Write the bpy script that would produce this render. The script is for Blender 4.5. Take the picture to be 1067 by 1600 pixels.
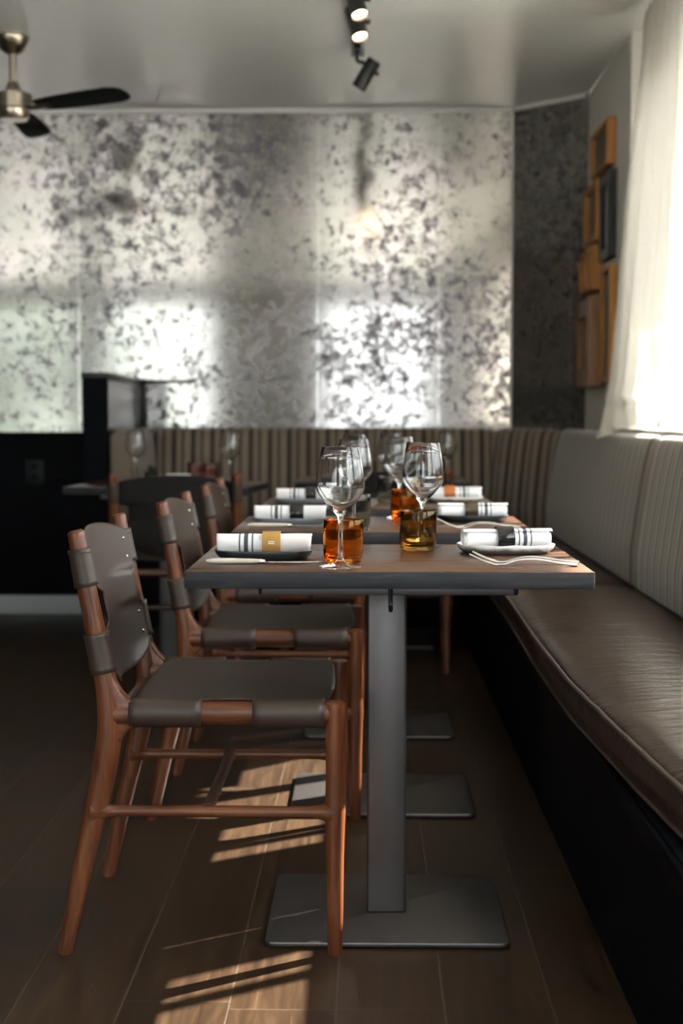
import bpy, bmesh, math, random
from mathutils import Vector, Matrix, Quaternion, noise as mnoise
R = math.radians
SC = bpy.context.scene
for _o in list(bpy.data.objects): bpy.data.objects.remove(_o)
C = SC.collection

# ------------------------------------------------------------ camera
CAM_H = 1.04
cam_d = bpy.data.cameras.new('camera'); cam = bpy.data.objects.new('camera', cam_d); C.objects.link(cam)
cam_d.sensor_fit = 'VERTICAL'; cam_d.sensor_height = 36.0; cam_d.lens = 50.0
cam_d.clip_start = 0.05
cam.location = (0, 0, CAM_H)
PITCH, YAW = math.atan(150/2222), math.atan(38.5/2222)
cam.rotation_euler = (R(90)-PITCH, 0, YAW)
cam_d.dof.use_dof = True; cam_d.dof.focus_distance = 2.78; cam_d.dof.aperture_fstop = 3.2
SC.camera = cam

# ------------------------------------------------------------ world, sun, exposure
SC.view_settings.view_transform = 'Standard'; SC.view_settings.look = 'None'
SC.view_settings.gamma = 1.0; SC.view_settings.use_curve_mapping = False
SC.view_settings.exposure = 1.25
SC.cycles.use_denoising = True
SC.cycles.max_bounces = 14; SC.cycles.diffuse_bounces = 6; SC.cycles.glossy_bounces = 6
SC.cycles.transmission_bounces = 14; SC.cycles.transparent_max_bounces = 24
SC.cycles.sample_clamp_indirect = 6.0
SKY, SUN = 5.5, 22.0
W = bpy.data.worlds.new('daylight'); SC.world = W; W.use_nodes = True
SUN_AZ, SUN_EL = R(32.5), R(37.7)          # azimuth from +X towards +Y
sd = bpy.data.lights.new('sun', 'SUN'); sd.energy = SUN; sd.angle = R(0.6); sd.color = (1.0, .9, .76)
so = bpy.data.objects.new('sun', sd); C.objects.link(so)
sv = Vector((math.cos(SUN_AZ)*math.cos(SUN_EL), math.sin(SUN_AZ)*math.cos(SUN_EL), math.sin(SUN_EL)))
so.location = sv*20; so.rotation_euler = sv.to_track_quat('Z', 'Y').to_euler()

# ------------------------------------------------------------ node helper
class NT:
    def __init__(s, tree): s.t = tree; s.n = tree.nodes; s.l = tree.links
    def new(s, typ, **kw):
        n = s.n.new(typ)
        for k, v in kw.items(): setattr(n, k, v)
        return n
    def put(s, sock, v):
        if isinstance(v, bpy.types.NodeSocket): s.l.new(v, sock)
        elif v is not None:
            if isinstance(v, (tuple, list)) and len(v) == 3 and sock.type == 'RGBA': v = (*v, 1)
            sock.default_value = v
    def math(s, op, a, b=None, c=None, clamp=False):
        n = s.new('ShaderNodeMath', operation=op); n.use_clamp = clamp
        s.put(n.inputs[0], a); s.put(n.inputs[1], b); s.put(n.inputs[2], c)
        return n.outputs[0]
    def mix(s, f, a, b, blend='MIX'):
        n = s.new('ShaderNodeMix', data_type='RGBA', blend_type=blend)
        s.put(n.inputs['Factor'], f); s.put(n.inputs[6], a); s.put(n.inputs[7], b)
        return n.outputs[2]
    def coord(s, which='Object'): return s.new('ShaderNodeTexCoord').outputs[which]
    def map(s, vec, scale=(1,1,1), loc=(0,0,0)):
        n = s.new('ShaderNodeMapping'); s.put(n.inputs['Vector'], vec)
        n.inputs['Scale'].default_value = scale; n.inputs['Location'].default_value = loc
        return n.outputs[0]
    def sep(s, vec):
        n = s.new('ShaderNodeSeparateXYZ'); s.put(n.inputs[0], vec); return n.outputs
    def comb(s, x=0, y=0, z=0):
        n = s.new('ShaderNodeCombineXYZ')
        for i, v in enumerate((x, y, z)): s.put(n.inputs[i], v)
        return n.outputs[0]
    def noise(s, vec, scale=5, detail=4, rough=.55, dist=0.0):
        n = s.new('ShaderNodeTexNoise'); s.put(n.inputs['Vector'], vec)
        n.inputs['Scale'].default_value = scale; n.inputs['Detail'].default_value = detail
        n.inputs['Roughness'].default_value = rough; n.inputs['Distortion'].default_value = dist
        return n.outputs[0]
    def white(s, vec):
        n = s.new('ShaderNodeTexWhiteNoise', noise_dimensions='3D'); s.put(n.inputs['Vector'], vec); return n.outputs['Value']
    def ramp(s, fac, stops, interp='LINEAR'):
        n = s.new('ShaderNodeValToRGB'); s.put(n.inputs[0], fac); r = n.color_ramp; r.interpolation = interp
        while len(r.elements) < len(stops): r.elements.new(.5)
        for e, (p, c) in zip(r.elements, stops):
            e.position = p; e.color = (*c, 1) if isinstance(c, tuple) else (c, c, c, 1)
        return n.outputs[0]
    def smooth(s, v, a, b):
        n = s.new('ShaderNodeMapRange', interpolation_type='SMOOTHSTEP'); s.put(n.inputs[0], v)
        n.inputs[1].default_value = a; n.inputs[2].default_value = b
        return n.outputs[0]
    def bump(s, h, strength=.2, dist=.002, normal=None):
        n = s.new('ShaderNodeBump'); s.put(n.inputs['Height'], h)
        n.inputs['Strength'].default_value = strength; n.inputs['Distance'].default_value = dist
        if normal is not None: s.put(n.inputs['Normal'], normal)
        return n.outputs[0]

def material(name):
    m = bpy.data.materials.new(name); m.use_nodes = True
    m.node_tree.nodes.clear(); t = NT(m.node_tree)
    t.out = t.new('ShaderNodeOutputMaterial')
    return m, t
def principled(t, **kw):
    b = t.new('ShaderNodeBsdfPrincipled')
    for k, v in kw.items(): t.put(b.inputs[k.replace('_', ' ')], v)
    t.l.new(b.outputs[0], t.out.inputs[0]); return b
def simple(name, col, rough=.5, metal=0.0, var=.12, scale=30, bump=0.0, **kw):
    m, t = material(name); v = t.coord()
    nz = t.noise(v, scale, 4)
    c = t.mix(nz, tuple(x*(1-var) for x in col), tuple(min(1, x*(1+var)) for x in col))
    b = principled(t, Base_Color=c, Roughness=rough, Metallic=metal, **kw)
    if bump: t.put(b.inputs['Normal'], t.bump(t.noise(v, scale*6, 3), bump, .001))
    return m

# world nodes
wt = NT(W.node_tree); wt.n.clear()
wo = wt.new('ShaderNodeOutputWorld'); bg = wt.new('ShaderNodeBackground'); wt.l.new(bg.outputs[0], wo.inputs[0])
wv = wt.coord('Generated'); wz = wt.sep(wv)[2]
skyc = wt.ramp(wz, [(0.0, (.335, .345, .365)), (.14, (.40, .415, .44)), (.40, (1.0, 1.03, 1.06)), (1.0, (.75, .88, 1.1))])
treen = wt.noise(wv, 9, 5, .6)
treeh = wt.math('ADD', wt.math('MULTIPLY', wt.noise(wv, 4, 4), .45), -.11)
tree = wt.math('MULTIPLY', wt.smooth(wt.math('SUBTRACT', treeh, wz), -.01, .03), wt.smooth(wt.sep(wv)[0], -.02, -.26))
treec = wt.mix(wt.smooth(treen, .42, .6), (.05, .065, .045), (.30, .34, .27))
col = wt.mix(wt.math('MULTIPLY', tree, .85), skyc, treec)
col = wt.mix(wt.smooth(wz, -.03, -.1), col, (.30, .29, .27))
wt.put(bg.inputs[0], col); bg.inputs[1].default_value = SKY

# ------------------------------------------------------------ materials
M = {}
def mat_floor():
    m, t = material('dark_oak_planks'); v = t.coord(); s = t.sep(v)
    PW, PL = .19, 1.45
    u = t.math('DIVIDE', t.math('ADD', s[0], .431+10*PW), PW)
    row = t.math('FLOOR', u); fu = t.math('FRACT', u)
    off = t.math('MULTIPLY', t.white(t.comb(row, 3.1, 0)), 1.0)
    w = t.math('ADD', t.math('DIVIDE', s[1], PL), off)
    cell = t.math('FLOOR', w); fw = t.math('FRACT', w)
    rnd = t.white(t.comb(row, cell, 7.7))
    gv = t.comb(t.math('MULTIPLY', s[0], 22), t.math('ADD', t.math('MULTIPLY', s[1], 1.6), t.math('MULTIPLY', rnd, 37)), rnd)
    grain = t.noise(gv, 2.2, 7, .62, .6)
    blot = t.noise(t.comb(t.math('MULTIPLY', s[0], 3), s[1], rnd), 2.4, 3)
    base = t.ramp(grain, [(.25, (.012, .0062, .0033)), (.5, (.031, .0165, .0085)), (.78, (.062, .035, .018))])
    tone = t.math('ADD', .7, t.math('ADD', t.math('MULTIPLY', rnd, .35), t.math('MULTIPLY', blot, .35)))
    base = t.mix(1.0, base, t.comb(tone, tone, tone), 'MULTIPLY')
    eu = t.math('MINIMUM', fu, t.math('SUBTRACT', 1, fu)); ew = t.math('MINIMUM', fw, t.math('SUBTRACT', 1, fw))
    seam = t.math('MAXIMUM', t.math('LESS_THAN', eu, .0075), t.math('LESS_THAN', ew, .001))
    base = t.mix(t.math('MULTIPLY', seam, .55), base, (.10, .078, .058))  # pale tone paints the glint along the plank seams
    b = principled(t, Base_Color=base, Roughness=t.math('ADD', .34, t.math('MULTIPLY', grain, .16)))
    b.inputs['Specular IOR Level'].default_value = .28
    h = t.math('ADD', t.math('MULTIPLY', grain, .35), t.math('MULTIPLY', t.smooth(eu, 0, .02), 1))
    t.put(b.inputs['Normal'], t.bump(h, .25, .0015)); return m
M['floor'] = mat_floor()

def mat_foil(name, tint=1.0):
    m, t = material(name); v = t.coord(); s = t.sep(v)
    big = t.noise(v, 1.3, 3, .5)
    mid = t.noise(v, 21, 10, .80, .12)
    fine = t.noise(v, 70, 5, .75)
    f = t.math('ADD', t.math('MULTIPLY', mid, .85), t.math('ADD', t.math('MULTIPLY', big, .24), t.math('MULTIPLY', fine, .26)))
    mask = t.smooth(f, .65, .775)                       # dark tarnish blotches
    worn = t.smooth(t.noise(v, 3.2, 5, .6), .40, .66)
    silver = t.mix(worn, (.45*tint, .435*tint, .40*tint), (.54*tint, .50*tint, .485*tint))
    c = t.mix(t.math('MULTIPLY', mask, .96), silver, (.052, .040, .058))
    PWD = .625
    fu = t.math('FRACT', t.math('DIVIDE', t.math('ADD', s[0], .25+20*PWD), PWD))
    e = t.math('MINIMUM', fu, t.math('SUBTRACT', 1, fu))
    seam = t.math('LESS_THAN', e, .006)
    c = t.mix(t.math('MULTIPLY', seam, .35), c, (.8, .8, .76))
    rough = t.math('ADD', .070, t.math('MULTIPLY', mask, .3))
    b = principled(t, Base_Color=c, Roughness=rough, Metallic=t.math('SUBTRACT', .86, t.math('MULTIPLY', mask, .35)))
    hb = t.math('ADD', t.math('MULTIPLY', t.noise(v, 70, 4, .6), .6), t.math('MULTIPLY', mid, .4))
    hb = t.math('SUBTRACT', hb, t.math('MULTIPLY', t.smooth(e, .012, 0), .8))
    t.put(b.inputs['Normal'], t.bump(hb, .035, .004)); return m
M['foil'] = mat_foil('mottled_silver_foil')

def mat_ceiling():
    m, t = material('satin_grey_ceiling'); v = t.coord()
    c = t.mix(t.noise(v, 3, 3), (.79, .80, .76), (.83, .84, .80))
    b = principled(t, Base_Color=c, Roughness=.30)
    b.inputs['Specular IOR Level'].default_value = .5
    t.put(b.inputs['Normal'], t.bump(t.noise(v, 5, 2), .06, .01)); return m
M['ceiling'] = mat_ceiling()
M['wall'] = simple('warm_grey_paint', (.82, .79, .73), .6, bump=.03)
M['wall_dark'] = simple('pale_room_paint', (.60, .59, .57), .7)
M['white_paint'] = simple('white_gloss_paint', (.82, .82, .80), .35, var=.03)
M['skirting'] = simple('pale_grey_skirting_paint', (.42, .44, .45), .5, var=.05)
M['black_panel'] = simple('black_stained_panel', (.0022, .0028, .0044), .6, var=.3, scale=12, Specular_IOR_Level=.08)
M['black_metal'] = simple('matte_black_metal', (.012, .012, .013), .38, var=.2)
M['black_matte'] = simple('matte_black_blade', (.008, .008, .009), .7, var=.2, Specular_IOR_Level=.2)
M['black_gloss'] = simple('glossy_black_ceramic', (.010, .010, .010), .12, var=.2)
M['steel'] = simple('grey_powdercoated_steel', (.120, .111, .110), .36, .75, var=.08, scale=60, bump=.05)
M['nickel'] = simple('antique_nickel', (.46, .40, .31), .28, 1.0, var=.08)
M['silverware'] = simple('brushed_silver', (.86, .83, .78), .22, 1.0, var=.05)
M['bone'] = simple('aged_bone_handle', (.60, .55, .48), .4, var=.25, scale=90)
M['brass'] = simple('brass_rivet', (.72, .66, .55), .25, 1.0)
M['thread'] = simple('dark_waxed_thread', (.018, .015, .018), .7)
M['lens'] = None
def wood(name, axis, dark, mid, light, rough=.34, sc=1.0):
    m, t = material(name); v = t.coord()
    scl = [16*sc, 16*sc, 16*sc]; scl[axis] = 1.1*sc
    g = t.noise(t.map(v, tuple(scl)), 2.6, 6, .6, .9)
    fine = [150*sc]*3; fine[axis] = 5*sc
    p = t.noise(t.map(v, tuple(fine)), 1.4, 2)
    f = t.math('ADD', t.math('MULTIPLY', g, .75), t.math('MULTIPLY', p, .25))
    c = t.ramp(f, [(.3, dark), (.5, mid), (.72, light)])
    b = principled(t, Base_Color=c, Roughness=rough)
    t.put(b.inputs['Normal'], t.bump(f, .12, .001)); return m
WA, WB_, WC = (.050, .015, .006), (.130, .041, .015), (.220, .080, .030)
M['teak_z'] = wood('red_brown_wood_upright', 2, WA, WB_, WC)
M['teak_x'] = wood('red_brown_wood_lengthwise', 0, WA, WB_, WC)
M['teak_y'] = wood('red_brown_wood_crosswise', 1, (.028,.011,.006), (.065,.026,.014), (.11,.048,.025))
M['frame_wood'] = wood('golden_oak_frame', 2, (.30, .115, .018), (.47, .20, .035), (.60, .28, .06), .4)
M['frame_dark'] = wood('brown_walnut_frame', 2, (.12, .055, .02), (.26, .12, .045), (.36, .18, .07), .4)
def mat_tabletop():
    m, t = material('walnut_tabletop'); v = t.coord(); s = t.sep(v)
    u = t.math('DIVIDE', t.math('ADD', s[1], 3.0), .095); row = t.math('FLOOR', u); rnd = t.white(t.comb(row, 1.3, 2))
    gv = t.comb(t.math('ADD', t.math('MULTIPLY', s[0], 2.0), t.math('MULTIPLY', rnd, 9)), t.math('MULTIPLY', s[1], 26), rnd)
    g = t.noise(gv, 2.4, 7, .65, 1.0)
    c = t.ramp(g, [(.30, (.018, .0075, .004)), (.5, (.070, .029, .014)), (.70, (.17, .078, .040))])
    tone = t.math('ADD', .75, t.math('MULTIPLY', rnd, .5)); c = t.mix(1.0, c, t.comb(tone, tone, tone), 'MULTIPLY')
    b = principled(t, Base_Color=c, Roughness=t.math('ADD', .2, t.math('MULTIPLY', g, .2)))
    t.put(b.inputs['Normal'], t.bump(g, .15, .001)); return m
M['tabletop'] = mat_tabletop()
M['table_edge'] = wood('blackened_table_edge', 0, (.008, .008, .010), (.018, .018, .023), (.050, .048, .053), .62, 1.6)
def mat_leather(name, col, rough, wrinkle=0.0, var=.25):
    m, t = material(name); v = t.coord()
    a = t.noise(v, 6, 4); g = t.noise(v, 420, 3, .6)
    c = t.mix(a, tuple(x*(1-var) for x in col), tuple(x*(1+var) for x in col))
    b = principled(t, Base_Color=c, Roughness=t.math('ADD', rough, t.math('MULTIPLY', a, .1)))
    b.inputs['Specular IOR Level'].default_value = .5
    n = t.bump(g, .12, .0006)
    if wrinkle:
        w = t.noise(t.map(v, (2.0, 9.0, 4.0)), 2.3, 3, .55, .8)
        n = t.bump(w, wrinkle, .012, n)
    t.put(b.inputs['Normal'], n); return m
M['leather'] = mat_leather('espresso_saddle_leather', (.050, .032, .0225), .40)
M['sling_rear'] = simple('dark_sling_backing', (.010, .008, .007), .85)
M['leather_seat'] = mat_leather('bench_brown_leather', (.036, .019, .0125), .28, .45)
M['welt'] = mat_leather('bench_piping_leather', (.085, .055, .042), .3)
def mat_stripe():
    m, t = material('striped_upholstery'); uv = t.coord('UV'); s = t.sep(uv)
    ph = t.math('FRACT', t.math('DIVIDE', s[0], .098))
    c = t.ramp(ph, [(0, (.030, .020, .014)), (.10, (.255, .200, .150)), (.46, (.035, .024, .017)), (.56, (.185, .142, .105)),
                    (.68, (.29, .235, .185)), (.76, (.185, .142, .105)), (.90, (.03, .020, .014))], 'CONSTANT')
    weave = t.noise(t.map(uv, (900, 900, 1)), 1, 2)
    tone = t.math('ADD', .8, t.math('MULTIPLY', weave, .4)); c = t.mix(1.0, c, t.comb(tone, tone, tone), 'MULTIPLY')
    b = principled(t, Base_Color=c, Roughness=.75, Sheen_Weight=.35, Sheen_Roughness=.5)
    t.put(b.inputs['Normal'], t.bump(weave, .2, .0008)); return m
M['stripe'] = mat_stripe()
def mat_napkin():
    m, t = material('white_linen_navy_stripes'); v = t.coord(); s = t.sep(v); x = s[0]
    def band(c, w): return t.math('LESS_THAN', t.math('ABSOLUTE', t.math('SUBTRACT', x, c)), w)
    st = t.math('MAXIMUM', band(-.0365, .0042), t.math('MAXIMUM', band(-.0495, .0015), band(-.0235, .0015)))
    weave = t.noise(v, 600, 2)
    c = t.mix(t.math('MULTIPLY', st, .93), t.mix(weave, (.86, .86, .885), (.93, .93, .945)), (.022, .027, .045))
    b = principled(t, Base_Color=c, Roughness=.85)
    t.put(b.inputs['Normal'], t.bump(t.math('ADD', t.noise(v, 28, 3), t.math('MULTIPLY', weave, .2)), .25, .003)); return m
M['napkin'] = mat_napkin()
def mat_glass(name, col, rough=0.0):
    m, t = material(name); g = t.new('ShaderNodeBsdfGlass'); g.inputs['Color'].default_value = (*col, 1)
    v = t.coord(); g.inputs['IOR'].default_value = 1.48; g.inputs['Roughness'].default_value = rough
    t.put(g.inputs['Normal'], t.bump(t.noise(v, 22, 2), .012 if name == 'clear_crystal' else .05, .002))
    t.l.new(g.outputs[0], t.out.inputs[0]); return m
M['crystal'] = mat_glass('clear_crystal', (.985, .99, .99))
M['amber'] = mat_glass('amber_glass', (.97, .66, .25))
M['smoke'] = mat_glass('smoky_brown_glass', (.80, .66, .44))
M['smoke_grey'] = mat_glass('smoky_grey_glass', (.75, .75, .71))
M['rose'] = mat_glass('rose_red_glass', (.93, .78, .76))
def mat_pane():
    m, t = material('clear_window_pane'); v = t.coord()
    lw = t.new('ShaderNodeLayerWeight'); lw.inputs[0].default_value = .5
    fac = t.math('ADD', .025, t.math('MULTIPLY', .6, t.math('POWER', lw.outputs['Facing'], 5.0)))
    tr = t.new('ShaderNodeBsdfTransparent'); gl = t.new('ShaderNodeBsdfGlossy'); gl.inputs['Roughness'].default_value = .01
    t.put(tr.inputs[0], t.mix(t.noise(v, 2, 2), (.95, .97, .96), (.97, .98, .98)))
    mx = t.new('ShaderNodeMixShader'); t.put(mx.inputs[0], fac); t.l.new(tr.outputs[0], mx.inputs[1]); t.l.new(gl.outputs[0], mx.inputs[2])
    t.l.new(mx.outputs[0], t.out.inputs[0]); return m
M['pane'] = mat_pane()
def mat_curtain():
    m, t = material('sheer_cream_linen'); v = t.coord()
    w = t.noise(t.map(v, (220, 220, 60)), 1.0, 3)
    c = t.mix(w, (.66, .635, .575), (.74, .715, .66))
    d = t.new('ShaderNodeBsdfDiffuse'); tl = t.new('ShaderNodeBsdfTranslucent'); tp = t.new('ShaderNodeBsdfTransparent')
    t.put(d.inputs[0], c); t.put(tl.inputs[0], c)
    a = t.new('ShaderNodeMixShader'); a.inputs[0].default_value = .12
    t.l.new(d.outputs[0], a.inputs[1]); t.l.new(tl.outputs[0], a.inputs[2])
    b = t.new('ShaderNodeMixShader'); b.inputs[0].default_value = .04
    t.l.new(a.outputs[0], b.inputs[1]); t.l.new(tp.outputs[0], b.inputs[2])
    t.l.new(b.outputs[0], t.out.inputs[0]); return m
M['curtain'] = mat_curtain()
M['plate_black'] = simple('charcoal_stoneware', (.022, .026, .030), .35, var=.35, scale=60)
M['plate_grey'] = simple('grey_stoneware', (.20, .22, .24), .35, var=.2, scale=60)
def mat_white_plate():
    m, t = material('white_glaze_dark_clay'); v = t.coord()
    nz = t.noise(v, 35, 4, .6)
    z = t.math('ADD', t.sep(v)[2], t.math('MULTIPLY', t.math('SUBTRACT', nz, .5), .016))
    c = t.ramp(t.smooth(z, .006, .017), [(0, (.10, .095, .09)), (.55, (.42, .40, .38)), (1, (.80, .79, .77))])
    principled(t, Base_Color=c, Roughness=.25); return m
M['plate_white'] = mat_white_plate()
M['ring_tan'] = simple('tan_napkin_ring', (.50, .27, .065), .3, var=.12, scale=60)
M['ring_black'] = M['black_gloss']
M['ring_horn'] = simple('brown_horn_ring', (.055, .035, .020), .2, var=.6, scale=60)
M['ring_amber'] = simple('burnt_orange_ring', (.46, .13, .02), .25, var=.2, scale=60)
M['ring_mark'] = simple('white_print', (.85, .85, .82), .6)
M['leaf'] = simple('dark_green_leaf', (.03, .055, .018), .5, var=.5, scale=40)
M['pot'] = simple('black_pot_glaze', (.02, .02, .022), .3)
M['artpaper'] = simple('dark_mounted_print', (.075, .078, .072), .3, var=.5, scale=18)
M['artmat'] = simple('off_white_mount', (.62, .60, .56), .5, var=.1, scale=18)
M['shade_brown'] = wood('dark_brown_blind', 1, (.04, .022, .012), (.085, .05, .028), (.13, .08, .045), .6)
M['outlet'] = simple('black_outlet_plastic', (.010, .011, .012), .5, Specular_IOR_Level=.3)
M['paving'] = simple('pale_street_paving', (.60, .58, .55), .8, scale=3)
def mat_emit(name, col, k):
    m, t = material(name); v = t.coord(); e = t.new('ShaderNodeEmission'); e.inputs[1].default_value = k
    t.put(e.inputs[0], t.mix(t.noise(v, 20, 1), col, tuple(min(1, x*1.05) for x in col)))
    t.l.new(e.outputs[0], t.out.inputs[0]); return m
M['lamp'] = mat_emit('warm_lamp_disc', (1.0, .62, .30), 14.0)

# ------------------------------------------------------------ mesh builder
class MB:
    def __init__(s): s.bm = bmesh.new()
    def _x(s, vs, mtx):
        if mtx is not None: bmesh.ops.transform(s.bm, matrix=mtx, verts=vs)
    def box(s, lo, hi, bev=0.0, seg=2, mtx=None):
        c = [(a+b)/2 for a, b in zip(lo, hi)]; d = [max(1e-5, b-a) for a, b in zip(lo, hi)]
        t = bmesh.new()
        r = bmesh.ops.create_cube(t, size=1.0, matrix=Matrix.Translation(c) @ Matrix.Diagonal((*d, 1)))
        if bev: bmesh.ops.bevel(t, geom=list(t.edges), offset=min(bev, min(d)*.49), segments=seg, profile=.5, affect='EDGES')
        return s.merge(t, mtx)
    def merge(s, t, mtx=None):
        me = bpy.data.meshes.new('tmp'); t.to_mesh(me); t.free()
        if mtx is not None: me.transform(mtx)
        s.bm.from_mesh(me); bpy.data.meshes.remove(me); return s
    def grid(s, pts, close_u=False, close_v=False):
        vs = [[s.bm.verts.new(p) for p in row] for row in pts]
        n, m = len(vs), len(vs[0])
        for i in range(n if close_u else n-1):
            for j in range(m if close_v else m-1):
                a, b, c, d = vs[i][j], vs[(i+1) % n][j], vs[(i+1) % n][(j+1) % m], vs[i][(j+1) % m]
                try: s.bm.faces.new((a, b, c, d))
                except ValueError: pass
        return vs
    def tube(s, path, radii, seg=14, cap=True, ell=None, up=None):
        """sweep circles (or ellipses) along path; radii per point"""
        P = [Vector(p) for p in path]; n = len(P)
        if not isinstance(radii, (list, tuple)): radii = [radii]*n
        tans = []
        for i in range(n):
            d = (P[min(i+1, n-1)] - P[max(i-1, 0)]); tans.append(d.normalized())
        ref = Vector(up) if up else (Vector((0, 0, 1)) if abs(tans[0].z) < .9 else Vector((1, 0, 0)))
        u = (ref - tans[0]*ref.dot(tans[0])).normalized(); rings = []
        for i in range(n):
            u = (u - tans[i]*u.dot(tans[i])).normalized(); w = tans[i].cross(u)
            e = 1.0 if ell is None else ell
            rings.append([P[i] + u*(radii[i]*math.cos(a)) + w*(radii[i]*e*math.sin(a)) for a in [2*math.pi*k/seg for k in range(seg)]])
        vs = s.grid(rings, close_v=True)
        if cap:
            s.bm.faces.new(list(reversed(vs[0]))); s.bm.faces.new(vs[-1])
        return s
    def lathe(s, prof, seg=40, mtx=None):
        t = bmesh.new(); rows = []
        for r, z in prof:
            if r < 1e-6: rows.append([t.verts.new((0, 0, z))])
            else: rows.append([t.verts.new((r*math.cos(2*math.pi*k/seg), r*math.sin(2*math.pi*k/seg), z)) for k in range(seg)])
        for a, b in zip(rows, rows[1:]):
            for k in range(seg):
                k2 = (k+1) % seg
                f = ([a[0]] if len(a) == 1 else [a[k], a[k2]]) + ([b[0]] if len(b) == 1 else [b[k2], b[k]])
                if len(f) >= 3: t.faces.new(f)
        return s.merge(t, mtx)
    def prism(s, poly, axis, lo, hi, bev=0.0, mtx=None):
        """poly in the two other axes, extruded along axis (0,1,2)"""
        def p3(p, h): q = list(p); q.insert(axis, h); return q
        t = bmesh.new()
        a = [t.verts.new(p3(p, lo)) for p in poly]; b = [t.verts.new(p3(p, hi)) for p in poly]
        t.faces.new(a); t.faces.new(list(reversed(b)))
        for i in range(len(poly)):
            j = (i+1) % len(poly); t.faces.new((a[j], a[i], b[i], b[j]))
        bmesh.ops.recalc_face_normals(t, faces=t.faces)
        if bev: bmesh.ops.bevel(t, geom=list(t.edges), offset=bev, segments=2, profile=.5, affect='EDGES')
        return s.merge(t, mtx)

def finish(name, mb, mat, parent=None, sharp=40, loc=None, recalc=True, uv=None):
    bm = mb.bm
    if recalc: bmesh.ops.recalc_face_normals(bm, faces=bm.faces)
    if uv:
        L = bm.loops.layers.uv.new('UVMap')
        for f in bm.faces:
            for l in f.loops: l[L].uv = uv(l.vert.co, f)
    me = bpy.data.meshes.new(name); bm.to_mesh(me); bm.free()
    me.shade_smooth()
    if sharp < 180: me.set_sharp_from_angle(angle=R(sharp))
    me.materials.append(mat)
    o = bpy.data.objects.new(name, me); C.objects.link(o)
    if parent is not None: o.parent = parent
    if loc: o.location = loc
    return o
def tag(o, label, cat, group=None, kind=None):
    o['label'] = label; o['category'] = cat
    if group: o['group'] = group
    if kind: o['kind'] = kind
    return o
def thing(name, label, cat, loc=(0, 0, 0), rz=0.0, group=None):
    o = bpy.data.objects.new(name, None); o.empty_display_size = .05; C.objects.link(o)
    o.location = loc; o.rotation_euler = (0, 0, rz)
    return tag(o, label, cat, group)
def struct(name, mb, mat, parent=None, label=None, cat=None, **kw):
    o = finish(name, mb, mat, parent, **kw)
    if parent is None:
        o['kind'] = 'structure'; o['label'] = label; o['category'] = cat
    return o
def sempty(name, label, cat):
    o = bpy.data.objects.new(name, None); C.objects.link(o); o['kind'] = 'structure'; return tag(o, label, cat)
def dup(root, loc, rz=0.0, label=None, group=None):
    r = root.copy(); C.objects.link(r); r.location = loc; r.rotation_euler = (0, 0, rz)
    if label: r['label'] = label
    if group: r['group'] = group
    for ch in list(root.children):
        c = ch.copy(); C.objects.link(c); c.parent = r
        for g in list(ch.children):
            d = g.copy(); C.objects.link(d); d.parent = c
    return r
def solid(o, th, off=-1.0):
    md = o.modifiers.new('thickness', 'SOLIDIFY'); md.thickness = th; md.offset = off; return o
def lerp(a, b, t): return a + (b-a)*t
def pw(tab, x):
    """piecewise smooth interpolation of rows (x, v...)"""
    if x <= tab[0][0]: return tab[0][1] if len(tab[0]) == 2 else tab[0][1:]
    for a, b in zip(tab, tab[1:]):
        if x <= b[0]:
            t = (x-a[0])/(b[0]-a[0]); 
            return lerp(a[1], b[1], t) if len(a) == 2 else [lerp(p, q, t) for p, q in zip(a[1:], b[1:])]
    return tab[-1][1] if len(tab[-1]) == 2 else tab[-1][1:]
def catmull(pts, n=8):
    P = [Vector(p) for p in pts]; out = []
    for i in range(len(P)-1):
        p0, p1, p2, p3 = P[max(i-1, 0)], P[i], P[i+1], P[min(i+2, len(P)-1)]
        for k in range(n):
            t = k/n
            out.append(.5*((2*p1) + (p2-p0)*t + (2*p0-5*p1+4*p2-p3)*t*t + (3*p1-p0-3*p2+p3)*t**3))
    out.append(P[-1]); return out

# ------------------------------------------------------------ setting
CEIL, YB, XL, YR = 2.62, 7.45, -5.6, -2.6
XW, XA, YJ = 1.17, 1.09, 5.99          # window wall, art wall, the jog between them
struct('floor', MB().box((XL-.2, YR-.2, -.1), (1.6, YB+.3, 0)), M['floor'], label='dark brown wooden plank floor with thin seams, their glint painted pale', cat='floor')
struct('ceiling', MB().box((XL-.2, YR-.2, CEIL), (1.6, YB+.3, CEIL+.1)), M['ceiling'], label='satin grey painted ceiling', cat='ceiling')
struct('wall_back', MB().box((XL-.2, YB, 0), (.755, YB+.2, CEIL)), M['foil'], label='back wall in mottled silver foil wallpaper', cat='wall')
cm = Matrix.Translation((.755, YB, 0)) @ Matrix.Rotation(R(-45), 4, 'Z')
struct('wall_corner', MB().box((0, 0, 0), (.48, .15, CEIL), mtx=None), M['foil'], label='narrow angled corner wall in dark mottled foil', cat='wall').matrix_world = cm
struct('wall_art', MB().box((XA, YJ, 0), (1.6, YB+.2, CEIL), .004, 1), M['wall'], label='warm grey wall carrying the small framed pictures', cat='wall')
WINS = [(.9, 2.15), (2.33, 3.825), (4.215, 5.68)]; WZ0, WZ1 = 1.0, 2.27
mb = MB()
ys = [YR-.2] + [v for w in WINS for v in w] + [YJ]
for a, b in zip(ys[0::2], ys[1::2]): mb.box((XW, a, 0), (1.36, b, CEIL))
for a, b in WINS:
    mb.box((XW, a, 0), (1.36, b, WZ0)); mb.box((XW, a, WZ1), (1.36, b, CEIL))
struct('wall_right', mb, M['wall'], label='window wall running along the banquette', cat='wall')
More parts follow.
